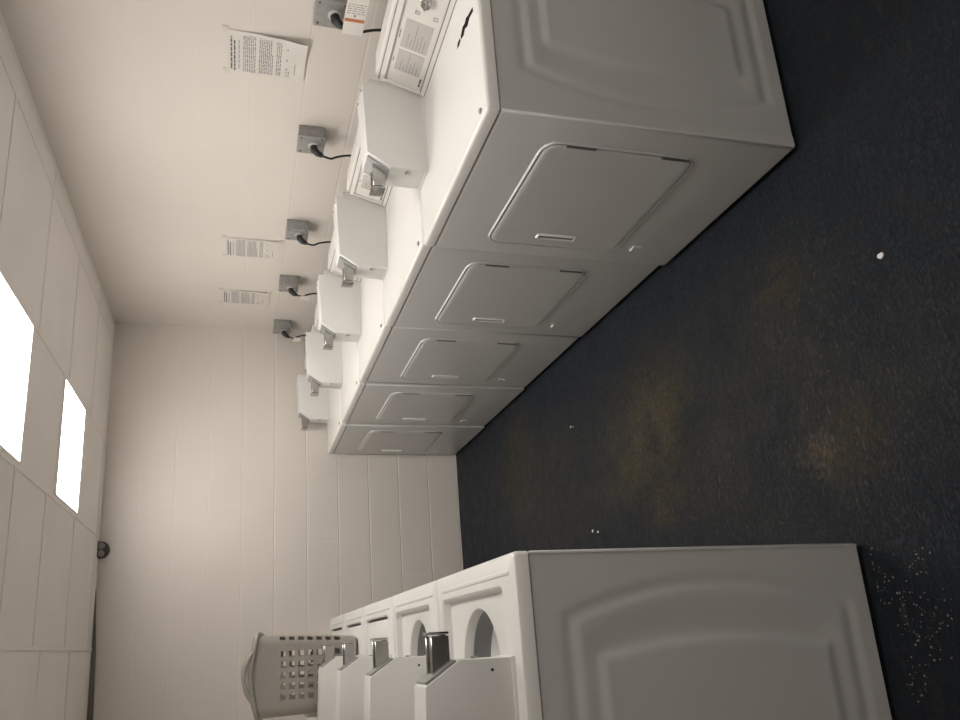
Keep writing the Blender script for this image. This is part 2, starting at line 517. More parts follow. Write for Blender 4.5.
def coin_box(y0, y1, parent, d0, hole=False):
    """meter case with cut-off upper front corner, its slide standing out of the slope"""
    d1 = d0 + 0.315
    bm = NB()
    prism(bm, [(d0, H), (d0, 1.043), (d0+0.050, 1.120), (d1, 1.130), (d1, H)], 'y', y0, y1, 0.0025, 2)
    cb = link('coin_box', bm, M['box_paint'], parent, smooth=40)
    # mounting flange round the foot
    bm = NB(); box(bm, d0-0.002, d1, y0-0.0018, y1+0.0018, H, H+0.008, 0.0008, 1)
    link('foot_flange', bm, M['box_paint'], cb)
    # slide plate on the slope and the chute
    ym = (y0+y1)/2 + 0.004
    nx_, nz_ = -0.839, 0.544      # slope normal in (d, z)
    tx, tz = 0.544, 0.839
    def S(a, n): return (d0 + tx*a + nx_*n, 1.043 + tz*a + nz_*n)
    bm = NB()
    prism(bm, [S(0.006, 0.0), S(0.086, 0.0), S(0.086, 0.006), S(0.006, 0.006)], 'y', ym-0.043, ym+0.043, 0.001, 1)
    link('slide_plate', bm, M['steel'], cb)
    bm = NB()
    # chute: flat tray with side rails and a push handle
    zc = 1.062
    L0, L1 = d0-0.054, d0+0.030
    prism(bm, [(L0, zc), (L1, zc), (L1+0.012, zc+0.032), (L0+0.004, zc+0.032)], 'y', ym-0.021, ym+0.021, 0.002, 2)
    box(bm, L0+0.002, L1, ym-0.026, ym-0.021, zc-0.005, zc+0.036, 0.0015, 1)
    box(bm, L0+0.002, L1, ym+0.021, ym+0.026, zc-0.005, zc+0.036, 0.0015, 1)
    box(bm, L0-0.006, L0, ym-0.026, ym+0.026, zc-0.005, zc+0.042, 0.002, 2)
    link('coin_slide', bm, M['chrome'], cb, smooth=40)
    # small lock hole near the front and rivet at the back
    bm = NB()
    if hole: lathe(bm, [(0.0035, 0), (0.0035, 0.001)], (d0+0.024, y1, 0.972), 'y', 10, True, True)
    if hole: link('screw_hole', bm, M['seam'], cb)
    else: bm.free()
    for yy_ in (y0+0.02, y1-0.02):
        bm = NB()
        lathe(bm, [(0.004, 0), (0.004, 0.002)], (d1-0.018, yy_, 1.1295), 'z', 10, True, True)
        link('screw', bm, M['hinge'], cb)
    bm = NB()
    lathe(bm, [(0.0085, 0), (0.0085, -0.004), (0.006, -0.005)], (d0, y0+0.020, 0.985), 'x', 16, True, True)
    link('lock', bm, M['chrome'], cb, smooth=40)
    return cb

def console(parent, y0, y1, d_foot=0.495, d_back=0.645, knob_y=0.207):
    """control console with a bezel, sunken face, two printed label fields and a knob"""
    k = 0.30
    zt = 1.085
    prof = [(d_foot, H), (d_foot + k*(zt-0.010-H), zt-0.010), (d_foot + k*(zt-H)+0.010, zt), (d_back, zt-0.004), (d_back, H)]
    bm = NB()
    # body: set back behind the face
    body = [(p[0]+0.010 if i < 2 else p[0], p[1]) for i, p in enumerate(prof)]
    prism(bm, body, 'y', y0, y1, 0.003, 2)
    con = link('console', bm, M['console'], parent, smooth=40)
    def F(y, z, out=0.0):       # a point on the sloping face
        return (d_foot + k*(z-H) - out, y, z)
    def patch(bm, ya, yb, za, zb, o0, o1):
        A = [F(ya, za, o0), F(yb, za, o0), F(yb, zb, o0), F(ya, zb, o0)]
        B = [F(ya, za, o1), F(yb, za, o1), F(yb, zb, o1), F(ya, zb, o1)]
        loft(bm, [A, B])
    # bezel: four bars
    bm = NB()
    patch(bm, y0, y1, H+0.001, H+0.016, -0.011, 0.0)
    patch(bm, y0, y1, zt-0.028, zt-0.010, -0.011, 0.0)
    patch(bm, y0, y0+0.012, H+0.016, zt-0.028, -0.011, 0.0)
    patch(bm, y1-0.010, y1, H+0.016, zt-0.028, -0.011, 0.0)
    link('bezel', bm, M['console'], con)
    bm = NB(); patch(bm, y0+0.0125, y1-0.0105, H+0.0165, zt-0.0285, -0.0105, -0.007)
    link('control_panel', bm, M['panel'], con)
    # seams
    bm = NB(); patch(bm, y0, y1, H, H+0.0028, -0.010, 0.0006)
    patch(bm, y0+0.002, y1-0.002, H+0.0155, H+0.0172, -0.009, 0.0004)
    patch(bm, y0+0.002, y1-0.002, zt-0.0115, zt-0.0100, -0.009, 0.0004)
    link('seam', bm, M['ink_soft'], con)
    # label fields with printed lines
    rnd = random.Random(3)
    for (ya, yb) in ((0.288, 0.398), (0.409, 0.494)):
        bm = NB(); patch(bm, ya, yb, 0.953, 1.036, -0.0072, -0.0062)
        lf = link('instruction_label', bm, M['label_grey'], con)
    bm = NB()
    def stroke(ya, yb, z, h=0.0022):
        patch(bm, ya, yb, z-h/2, z+h/2, -0.0065, -0.0058)
    for (ya, yb) in ((0.288, 0.398), (0.409, 0.494)):
        for z, f0, f1 in ((1.018, .05, .55), (1.008, .1, .35), (0.998, .05, .92), (0.988, .05, .5), (0.978, .08, .62), (0.967, .05, .45)):
            a = yb - (yb-ya)*f0
            e = yb - (yb-ya)*f1
            while a > e:
                w_ = rnd.uniform(0.006, 0.016)
                stroke(max(e, a-w_), a, z, 0.0018); a -= w_ + 0.003
    # headings over the fields
    for ya, yb in ((0.335, 0.350), (0.352, 0.366), (0.448, 0.462)):
        stroke(ya, yb, 1.0445, 0.003)
    # small pictograms by the knob
    for c in (1.012, 0.957):
        stroke(0.250, 0.262, c+0.006, 0.0015); stroke(0.250, 0.262, c-0.006, 0.0015)
        patch(bm, 0.250, 0.2515, c-0.006, c+0.006, -0.0065, -0.0058)
        patch(bm, 0.2605, 0.262, c-0.006, c+0.006, -0.0065, -0.0058)
    link('printing', bm, M['ink_soft'], con)
    bm = NB()
    # dark maker's plate letters in the corner
    for a, w_ in ((0.4975, 0.005), (0.504, 0.006), (0.512, 0.004), (0.520, 0.005), (0.527, 0.004)):
        patch(bm, a, a+w_, 0.943, 0.949, -0.0066, -0.0055)
    link('maker_mark', bm, M['ink'], con)
    # knob
    c = Vector(F(knob_y, 0.995, -0.0068))
    n = Vector((-1, 0, k)).normalized()
    bm = NB()
    lathe(bm, [(0.021, 0.0), (0.021, 0.004), (0.017, 0.006), (0.0155, 0.018), (0.013, 0.021)], (0, 0, 0), 'z', 28, True, True)
    box(bm, -0.003, 0.003, -0.014, 0.014, 0.020, 0.026, 0.0012, 1)
    rot = Vector((0, 0, 1)).rotation_difference(n).to_matrix().to_4x4()
    bmesh.ops.transform(bm, matrix=Matrix.Translation(c) @ rot, verts=bm.verts[:])
    link('knob', bm, M['chrome'], con, smooth=40)
    return con

def feet(parent, depth):
    for d in (0.06, depth-0.06):
        for y in (0.06, W-0.06):
            bm = NB()
            lathe(bm, [(0.022, 0.0), (0.022, 0.006), (0.010, 0.008), (0.010, 0.018)], (d, y, 0), 'z', 16, True, True)
            link('foot', bm, M['black'], parent, smooth=40)

def top_shell(parent, depth, name='top_panel'):
    bm = NB()
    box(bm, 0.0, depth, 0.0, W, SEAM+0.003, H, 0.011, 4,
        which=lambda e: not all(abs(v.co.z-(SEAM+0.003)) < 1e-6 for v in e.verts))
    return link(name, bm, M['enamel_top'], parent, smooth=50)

def cabinet(parent, depth, wrap=0.040, open_top=False):
    bm = NB(); box(bm, 0.006, depth-0.004, 0.014, W-0.014, 0.015, SEAM+0.003)
    if open_top:
        bmesh.ops.delete(bm, geom=[f for f in bm.faces if f.calc_center_median().z > 0.8], context='FACES')
    link('cabinet', bm, M['seam'], parent)
    # wrap-round front
    bm = NB()
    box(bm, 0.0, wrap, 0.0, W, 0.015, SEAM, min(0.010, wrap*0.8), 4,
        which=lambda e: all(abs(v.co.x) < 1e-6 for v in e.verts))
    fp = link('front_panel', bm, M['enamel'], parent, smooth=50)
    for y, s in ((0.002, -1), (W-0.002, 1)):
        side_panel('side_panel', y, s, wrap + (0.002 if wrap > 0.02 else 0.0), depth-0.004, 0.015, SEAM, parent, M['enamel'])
    return fp

DD = 0.700
def make_dryer():
    root = empty('tumble_dryer', (0, 0, 0))
    cabinet(root, DD)
    tp = top_shell(root, DD)
    bm = NB()      # raised pin on the top near the corner
    lathe(bm, [(0.0075, 0), (0.0075, 0.004), (0.004, 0.006)], (0.026, 0.045, H-0.0003), 'z', 14, True, True)
    link('top_screw', bm, M['steel'], tp, smooth=40)
    # loading door: rolled edge slab over a dark gasket line
    y0, y1, z0, z1 = 0.098, 0.600, 0.268, 0.718
    bm = NB()
    R0 = [[(d, p[0], p[1]) for p in rrect(y0-g, y1+g, z0-g, z1+g, 0.040+g)] for d, g in
          ((0.002, 0.0030), (-0.0035, 0.0036), (-0.0055, 0.0056), (-0.0050, 0.0078), (-0.0025, 0.0098), (0.002, 0.0112))]
    loft(bm, R0 + [R0[0]], False, False)
    bmesh.ops.remove_doubles(bm, verts=bm.verts[:], dist=1e-6)
    rim = link('door_surround', bm, M['enamel'], root, smooth=40)
    bm = NB()
    rings = []
    for d, g in ((-0.0005, -0.003), (-0.0020, -0.003)):
        rings.append([(d, p[0], p[1]) for p in rrect(y0-0.0030, y1+0.0030, z0-0.0030, z1+0.0030, 0.043)])
    loft(bm, rings)
    link('gasket', bm, M['seam'], rim)
    bm = NB(); rings = []
    for d, g in ((-0.0015, 0.001), (-0.0045, 0.001), (-0.0065, -0.003), (-0.0075, -0.007), (-0.0078, -0.016)):
        rings.append([(d, p[0], p[1]) for p in rrect(y0-g, y1+g, z0-g, z1+g, 0.038+g*0.5)])
    loft(bm, rings)
    door = link('door', bm, M['enamel'], root, smooth=50)
    for za, zb in ((0.575, 0.664), (0.288, 0.378)):
        bm = NB(); box(bm, -0.0088, -0.001, y0-0.005, y0+0.004, za, zb, 0.002, 1)
        link('hinge', bm, M['hinge'], door)
    # finger pull: raised bright rim round a sunken slot
    bm = NB()
    ya, yb, za, zb = 0.523, 0.553, 0.434, 0.574
    outer0 = rrect(ya, yb, za, zb, 0.006, 3); inner0 = rrect(ya+0.008, yb-0.008, za+0.008, zb-0.008, 0.003, 3); mid0 = rrect(ya+0.004, yb-0.004, za+0.004, zb-0.004, 0.005, 3)
    loft(bm, [[(-0.0072, *p) for p in outer0], [(-0.0085, *p) for p in outer0], [(-0.0135, *p) for p in mid0], [(-0.0125, *p) for p in inner0], [(-0.0079, *p) for p in inner0]], False, False)
    hd = link('handle', bm, M['bright'], door, smooth=40)
    bm = NB(); box(bm, -0.0084, -0.0076, ya+0.005, yb-0.005, za+0.005, zb-0.005)
    link('handle_recess', bm, M['hinge'], hd)
    # small L-shaped tab under the door
    bm = NB()
    box(bm, -0.005, 0.001, 0.560, 0.592, 0.200, 0.206, 0.0015, 1)
    box(bm, -0.005, 0.001, 0.560, 0.566, 0.172, 0.206, 0.0015, 1)
    link('corner_tab', bm, M['enamel_top'], root)
    console(root, 0.006, 0.556)
    coin_box(0.563, 0.669, root, 0.212)
    feet(root, DD)
    return root

DRYER_Y = [0.0, 0.690, 1.387, 2.088, 2.783]
DRYER_OFF = [-0.012, 0.006, 0.012, 0.004, -0.006]
DRYER_LABEL = ['white coin-operated dryer nearest the camera, with black chips in the paint of its top',
               'second white coin-operated dryer from the camera, beside the one with chipped paint',
               'middle white coin-operated dryer in the row of five along the wall',
               'white coin-operated dryer second from the back wall',
               'white coin-operated dryer at the far end, touching the back wall corner']
dryer0 = make_dryer()
dryers = [dryer0] + [copy_tree(dryer0) for _ in range(4)]
for o, y, dx, lb in zip(dryers, DRYER_Y, DRYER_OFF, DRYER_LABEL):
    o.location = (dx, y + 0.004, 0)
    tag(o, lb, 'dryer', 'coin-operated dryers along the right wall')

# chips of missing paint on the first dryer
bm = NB()
rnd = random.Random(11)
def chip(bm, pts, z):
    loft(bm, [[(x, y, z-0.0004) for x, y in pts], [(x, y, z+0.0005) for x, y in pts]])
chip(bm, [(0.337, 0.040), (0.345, 0.070), (0.338, 0.092), (0.349, 0.112), (0.341, 0.128), (0.350, 0.152), (0.361, 0.150), (0.372, 0.130), (0.366, 0.112), (0.371, 0.098), (0.362, 0.078), (0.352, 0.042)], H)
chip(bm, [(0.350, 0.156), (0.346, 0.172), (0.353, 0.190), (0.364, 0.180), (0.362, 0.160)], H)
o = link('paint_chip', bm, M['bare'], dryers[0])
tag(o, label='black chips where white paint has come off')

WD = 0.665
def make_washer(kind):
    """kind: 'open' shows the tub, 'closed' has its lid down"""
    root = empty('washing_machine', (0, 0, 0))
    cabinet(root, WD, 0.008, True)
    zr = H - 0.026
    # top: frame with a sunken deck; opening in the deck
    d0, d1, y0, y1 = 0.070, 0.440, 0.060, W-0.092
    cD, cY, rr = 0.070+0.040+0.150, (y0+y1)/2-0.005, 0.152
    bm = NB()
    n = 7
    outer = lambda g, z: [(p[0], p[1], z) for p in rrect(g, WD-g, g, W-g, max(0.012-g*0.3, 0.003), n)]
    inr = lambda g, z, r=0.022: [(p[0], p[1], z) for p in rrect(d0-g, d1+g, y0-g, y1+g, r, n)]
    rings = [outer(0, SEAM+0.003), outer(0, H-0.010), outer(0.003, H-0.003), outer(0.010, H),
             inr(0.004, H), inr(0.0, H-0.004), inr(-0.003, zr+0.004), inr(-0.007, zr)]
    R_ = [[bm.verts.new(p) for p in r] for r in rings]
    m_ = len(R_[0])
    for a, b2 in zip(R_, R_[1:]):
        for i in range(m_):
            bm.faces.new((a[i], a[(i+1) % m_], b2[(i+1) % m_], b2[i]))
    # deck with a round hole
    NC = 64
    prev = None
    for r_, z in ((rr+0.007, zr), (rr+0.003, zr-0.001), (rr+0.001, zr-0.004), (rr, zr-0.027)):
        cur = [bm.verts.new((cD+r_*math.cos(2*math.pi*i/NC), cY+r_*math.sin(2*math.pi*i/NC), z)) for i in range(NC)]
        if prev is None:
            e1 = [bm.edges.get((R_[-1][i], R_[-1][(i+1) % m_])) for i in range(m_)]
            e2 = [bm.edges.new((cur[i], cur[(i+1) % NC])) for i in range(NC)]
            bmesh.ops.bridge_loops(bm, edges=e1+e2)
        else:
            for i in range(NC):
                bm.faces.new((prev[i], prev[(i+1) % NC], cur[(i+1) % NC], cur[i]))
        prev = cur
    tp = link('top_panel', bm, M['enamel_top'], root, smooth=35)
    # long pressed groove in front of the deck
    bm = NB()
    loft(bm, [[(p[0], p[1], z) for p in rrect(0.036+g, 0.049-g, 0.075+g, W-0.035-g, 0.006-g, 4)] for g, z in ((0, H-0.0008), (0.0005, H+0.001), (0.003, H+0.0022), (0.0055, H+0.0025))])
    link('pressed_rib', bm, M['enamel_top'], tp, smooth=60)
    # tub and basket
    bm = NB()
    lathe(bm, [(rr, zr-0.026), (rr+0.003, zr-0.032), (rr+0.004, zr-0.080)], (cD, cY, 0), 'z', 48)
    tub = link('tub_ring', bm, M['tub'], root, smooth=40)
    bm = NB()
    lathe(bm, [(rr+0.004, zr-0.078), (rr-0.002, zr-0.082), (rr-0.020, zr-0.104), (rr-0.010, zr-0.125), (rr+0.018, zr-0.42), (rr-0.02, zr-0.45)], (cD, cY, 0), 'z', 48, False, True)
    link('wash_basket', bm, M['basket_w'], root, smooth=40)
    bm = NB()
    lathe(bm, [(0.075, zr-0.449), (0.045, zr-0.36), (0.033, zr-0.20), (0.028, zr-0.15), (0.0, zr-0.14)], (cD, cY, 0), 'z', 24, True, False)
    link('agitator', bm, M['tub'], root, smooth=40)
    # lid
    lw0, lw1 = y0+0.006, y1-0.006
    ld = d1 - d0 - 0.012
    if kind == 'closed':
        bm = NB()
        box(bm, d0+0.012, d1-0.002, lw0, lw1, zr, H-0.004, 0.006, 3)
        link('lid', bm, M['enamel_top'], root, smooth=40)
        bm = NB(); box(bm, d0+0.005, d0+0.0115, lw0, lw1, zr+0.0005, zr+0.012)
        link('lid_gap', bm, M['seam'], tp)
    else:
        bm = NB()
        box(bm, 0, 0.020, lw0, lw1, 0.0, ld, 0.006, 3)
        bmesh.ops.rotate(bm, cent=(0, 0, 0), matrix=Matrix.Rotation(math.radians(12), 3, 'Y'), verts=bm.verts[:])
        bmesh.ops.translate(bm, vec=(d1-0.004, 0, H-0.002), verts=bm.verts[:])
        link('lid', bm, M['enamel_top'], root, smooth=40)
    # console at the back and meter case at its left end
    bm = NB()
    prism(bm, [(0.545, H), (0.575, 1.075), (0.590, 1.085), (WD-0.004, 1.080), (WD-0.004, H)], 'y', 0.006, W-0.155, 0.004, 2)
    con = link('console', bm, M['console'], root, smooth=40)
    bm = NB()
    k = 0.030/0.155
    A = [(0.545+k*(z-H)-0.001, y, z) for y, z in ((0.02, 0.94), (W-0.17, 0.94), (W-0.17, 1.06), (0.02, 1.06))]
    loft(bm, [[(p[0]+0.002, p[1], p[2]) for p in A], A])
    link('control_panel', bm, M['panel'], con)
    bm = NB()
    lathe(bm, [(0.028, 0.0), (0.026, -0.018), (0.020, -0.022)], (0.558, 0.22, 1.0), 'x', 24, True, True)
    link('knob', bm, M['chrome'], con, smooth=40)
    coin_box(W-0.150, W-0.044, root, 0.222, True)
    feet(root, WD)
    return root

XW, WY, WP = -1.099, 0.078, 0.683
WASHER_LABEL = ['white washing machine nearest the camera, its whole side in view, lid open',
                'second white washing machine from the camera, lid open, round tub opening half hidden',
                'middle white washing machine in the row of five, lid closed',
                'white washing machine carrying the grey laundry basket',
                'white washing machine at the far end against the back wall, behind the laundry basket']
w_open = make_washer('open')
w_closed = make_washer('closed')
washers = [w_open, copy_tree(w_open), w_closed, copy_tree(w_closed), copy_tree(w_closed)]
for i, (o, lb) in enumerate(zip(washers, WASHER_LABEL)):
    o.rotation_euler = (0, 0, math.pi)
    o.location = (XW, WY + WP*i + W, 0)
    tag(o, lb, 'washing machine', 'coin-operated washers along the left wall')

# ------------------------------------------------------------------ laundry basket on the fourth washer
def make_basket():
    root = empty('laundry_basket', (0, 0, 0))
    hb, ht = 0.0, 0.485
    wx, wy = 0.190, 0.235          # half sizes at the rim
    def scale(z): return 0.86 + 0.14*min(1, (z/ht))**0.6
    rc = 0.046
    ex = [v for k_ in range(-2, 3) for v in (0.049*k_-0.0140, 0.049*k_+0.0140)]
    ey = [v for k_ in range(6) for v in (0.049*(k_-2.5)-0.0140, 0.049*(k_-2.5)+0.0140)]
    def ring(z):
        f = scale(z); hx, hy = wx*f, wy*f
        out = []
        def arc(cx_, cy_, st):
            for k_ in range(7):
                t = math.radians(st + 90*k_/6)
                out.append((cx_ + rc*math.cos(t), cy_ + rc*math.sin(t), k_ in (2, 3) and st in (90, 270)))
        arc(hx-rc, hy-rc, 0)
        for k_, v in enumerate(ex[::-1]): out.append((v, hy, k_ % 2 == 0))
        arc(-hx+rc, hy-rc, 90)
        for k_, v in enumerate(ey[::-1]): out.append((-hx, v, k_ % 2 == 0))
        arc(-hx+rc, -hy+rc, 180)
        for k_, v in enumerate(ex): out.append((v, -hy, k_ % 2 == 0))
        arc(hx-rc, -hy+rc, 270)
        for k_, v in enumerate(ey): out.append((hx, v, k_ % 2 == 0))
        return out
    def resample(pts, n):
        P = [Vector((a[0], a[1])) for a in pts]; P.append(P[0])
        L_ = [0]
        for a, b in zip(P, P[1:]): L_.append(L_[-1] + (b-a).length)
        out = []; j = 0
        for k_ in range(n):
            s = L_[-1]*k_/n
            while L_[j+1] < s: j += 1
            t = (s-L_[j])/max(1e-9, L_[j+1]-L_[j])
            out.append(P[j].lerp(P[j+1], t))
        return out
    # vertical stations: 7 rows of holes
    zs = [0.012, 0.045]
    z = 0.088
    cut = set()
    for k_ in range(7):
        zs.append(z); cut.add(len(zs)-1); zs.append(z+0.027); z += 0.0440
    zs += [0.425, 0.455, 0.485]
    bm = NB()
    rows = []; flags = None
    for zz in zs:
        pts = ring(zz)
        flags = [p[2] for p in pts]
        row = []
        for p in pts:
            hz = zz
            if zz > 0.40:    # hip-hugging dip in the long sides of the rim
                hz = zz - 0.030*(zz-0.40)/0.085*math.cos(2*math.atan2(p[1]/wy, p[0]/wx))
            row.append(bm.verts.new((p[0], p[1], hz)))
        rows.append(row)
    n = len(rows[0])
    for j in range(len(rows)-1):
        for i in range(n):
            if j in cut and flags[i]:
                continue
            bm.faces.new((rows[j][i], rows[j][(i+1) % n], rows[j+1][(i+1) % n], rows[j+1][i]))
    # rounded bottom
    low = [bm.verts.new((v.co.x*0.93, v.co.y*0.93, 0.0)) for v in rows[0]]
    for i in range(n):
        bm.faces.new((low[i], low[(i+1) % n], rows[0][(i+1) % n], rows[0][i]))
    bm.faces.new(low[::-1])
    body = link('basket_body', bm, M['hamper'], root)
    md = body.modifiers.new('thickness', 'SOLIDIFY'); md.thickness = 0.0030; md.offset = -1
    # rolled rim
    bm = NB()
    pts = resample(ring(0.485), 64)
    path = []
    for p in pts + pts[:1]:
        path.append(Vector((p.x*1.02, p.y*1.02, 0.485 - 0.030*math.cos(2*math.atan2(p.y/wy, p.x/wx)))))
    R2 = []
    for i in range(64):
        t = (path[(i+1) % 64] - path[(i-1) % 64]).normalized()
        u = Vector((0, 0, 1)); v = t.cross(u).normalized()
        R2.append([path[i] + u*(0.010*math.sin(a)) + v*(0.013*math.cos(a)) for a in [2*math.pi*q_/8 for q_ in range(8)]])
    vs = [[bm.verts.new(p) for p in r] for r in R2]
    for i in range(64):
        a, b = vs[i], vs[(i+1) % 64]
        for q_ in range(8):
            bm.faces.new((a[q_], a[(q_+1) % 8], b[(q_+1) % 8], b[q_]))
    link('rim', bm, M['hamper'], root, smooth=60)
    # arched grips over both short sides
    for s in (-1, 1):
        bm = NB()
        P = spline([(-0.115, s*(wy+0.004), 0.500), (-0.07, s*(wy+0.014), 0.530), (0, s*(wy+0.018), 0.545), (0.07, s*(wy+0.014), 0.530), (0.115, s*(wy+0.004), 0.500)], 6)
        tube(bm, P, 0.011, 10)
        link('grip', bm, M['hamper'], root, smooth=60)
    return root
bk = make_basket()
bk.location = (-1.395, 2.300+0.235, H)
tag(bk, 'tall grey plastic laundry basket with square holes, standing on a washing machine', 'laundry basket')

# ------------------------------------------------------------------ outlet boxes, plugs and cords on the right wall
BOX_Y = [0.635, 1.352, 2.100, 2.715, 3.360]
BOX_LABEL = ['grey metal outlet box with a white and orange tag beside it',
             'grey metal outlet box second nearest the camera, by the second dryer',
             'middle grey metal outlet box on the right wall, beside the second paper notice',
             'grey metal outlet box second from the back wall, below the farthest paper notice',
             'grey metal outlet box nearest the back wall corner']
CORD_LABEL = ['black power cord from the outlet box with the orange striped tag',
              'black power cord from the second outlet box, bending down behind the second dryer',
              'black power cord from the middle outlet box on the right wall',
              'black power cord from the outlet box second from the back wall, with a pale tag',
              'black power cord from the outlet box nearest the back wall corner']
def make_outlet():
    root = empty('outlet_box', (0, 0, 0))
    bm = NB(); box(bm, -0.050, 0.0, -0.056, 0.056, -0.056, 0.056, 0.004, 2)
    link('box', bm, M['steel'], root, smooth=40)
    bm = NB(); box(bm, -0.058, -0.050, -0.059, 0.059, -0.059, 0.059, 0.003, 2)
    cv = link('cover_plate', bm, M['steel'], root, smooth=40)
    for y, z in ((-0.044, 0.044), (0.044, -0.044), (0.044, 0.044), (-0.044, -0.044)):
        bm = NB(); lathe(bm, [(0.005, 0), (0.004, -0.003)], (-0.058, y, z), 'x', 10, True, True)
        link('screw', bm, M['hinge'], cv)
    bm = NB(); lathe(bm, [(0.024, 0), (0.024, -0.003), (0.021, -0.005)], (-0.058, 0.0, -0.012), 'x', 24, True, True)
    link('receptacle', bm, M['label_grey'], cv, smooth=40)
    return root
ob0 = make_outlet()
obs = [ob0] + [copy_tree(ob0) for _ in range(4)]
for i, (o, y, lb) in enumerate(zip(obs, BOX_Y, BOX_LABEL)):
    o.location = (XR, y, 1.222 + 0.004*(i-1))
    tag(o, lb, 'outlet box', 'outlet boxes above the dryers')

def make_cord(wiggle):
    root = empty('power_cord', (0, 0, 0))
    # local origin on the receptacle face
    bm = NB()
    tube(bm, [(-0.002, 0, 0), (-0.016, 0, -0.002), (-0.032, 0.002, -0.018), (-0.040, 0.004, -0.040)], [0.016, 0.0165, 0.014, 0.009], 14)
    link('plug', bm, M['black'], root, smooth=50)
    bm = NB()
    P = spline([(-0.038, 0.004, -0.034), (-0.042, 0.010, -0.060), (-0.032, 0.026, -0.082), (-0.018, 0.030, -0.105), (-0.012, 0.020+wiggle, -0.150), (-0.010, 0.010, -0.230), (-0.006, 0.0, -0.34)], 8)
    tube(bm, P, 0.0048, 10)
    link('cable', bm, M['black'], root, smooth=60)
    return root
c0 = make_cord(0.0)
cords = [c0] + [copy_tree(c0) for _ in range(4)]
for i, (o, y, lb) in enumerate(zip(cords, BOX_Y, CORD_LABEL)):
    o.location = (XR-0.063, y, 1.210 + 0.004*(i-1))
    tag(o, lb, 'power cord', 'dryer power cords')

# white tag with orange band on the first cord
t = empty('warning_tag', (0.780, 0.588, 1.144))
tag(t, 'white tag with an orange stripe hanging by the outlet box nearest the camera', 'tag')
def tagpatch(bm, y0, y1, z0, z1, x0, x1):
    # gently bent in y
    n = 8
    f = lambda y: 0.010*math.sin((y+0.075)/0.15*math.pi)
    A = []; 
    for j, (z) in enumerate((z0, z1)):
        A.append([[(f(y)+x, y, z) for y in [y0+(y1-y0)*k/n for k in range(n+1)]] for x in (x0, x1)])
    ring0 = A[0][0] + A[0][1][::-1]
    ring1 = A[1][0] + A[1][1][::-1]
    loft(bm, [ring0, ring1])
bm = NB(); tagpatch(bm, -0.100, 0.062, -0.036, 0.036, 0.0, 0.0012)
link('card', bm, M['tagwhite'], t)
bm = NB(); tagpatch(bm, 0.000, 0.013, -0.034, 0.034, -0.0008, 0.0)
link('orange_band', bm, M['orange'], t)
bm = NB()
rnd = random.Random(5)
for k in range(5):
    yy = -0.024 - k*0.011
    z = 0.030
    while z > -0.028:
        L_ = rnd.uniform(0.006, 0.016)
        tagpatch(bm, yy-0.0012, yy+0.0012, max(-0.03, z-L_), z, -0.0006, 0.0); z -= L_+0.004
tagpatch(bm, -0.018, -0.008, -0.002, 0.004, -0.0008, 0.0)
link('printing', bm, M['ink_soft'], t)
bm = NB(); tube(bm, spline([(0.006, -0.098, 0.0), (0.012, -0.08, 0.028), (0.018, -0.05, 0.032)], 5), 0.0015, 6)
link('tie', bm, M['black'], t)
# crumpled pale tags on the fourth and fifth cords
for i, lb in ((3, 'small crumpled pale tag on the power cord second from the back wall'), (4, 'small crumpled pale tag on the power cord nearest the back wall')):
    bm = NB()
    rnd = random.Random(i)
    A = [(rnd.uniform(-0.006, 0.006), y, z) for y, z in ((-0.03, -0.030), (0.0, -0.036), (0.032, -0.026), (0.028, 0.0), (0.034, 0.028), (0.0, 0.022), (-0.03, 0.032), (-0.024, 0.0))]
    B = [(x-0.0015, y, z) for x, y, z in A]
    loft(bm, [A, B])
    o = link('cord_tag', bm, M['tagwhite'], None, loc=(XR-0.105, BOX_Y[i]+0.030, 1.135))
    tag(o, lb, 'tag')

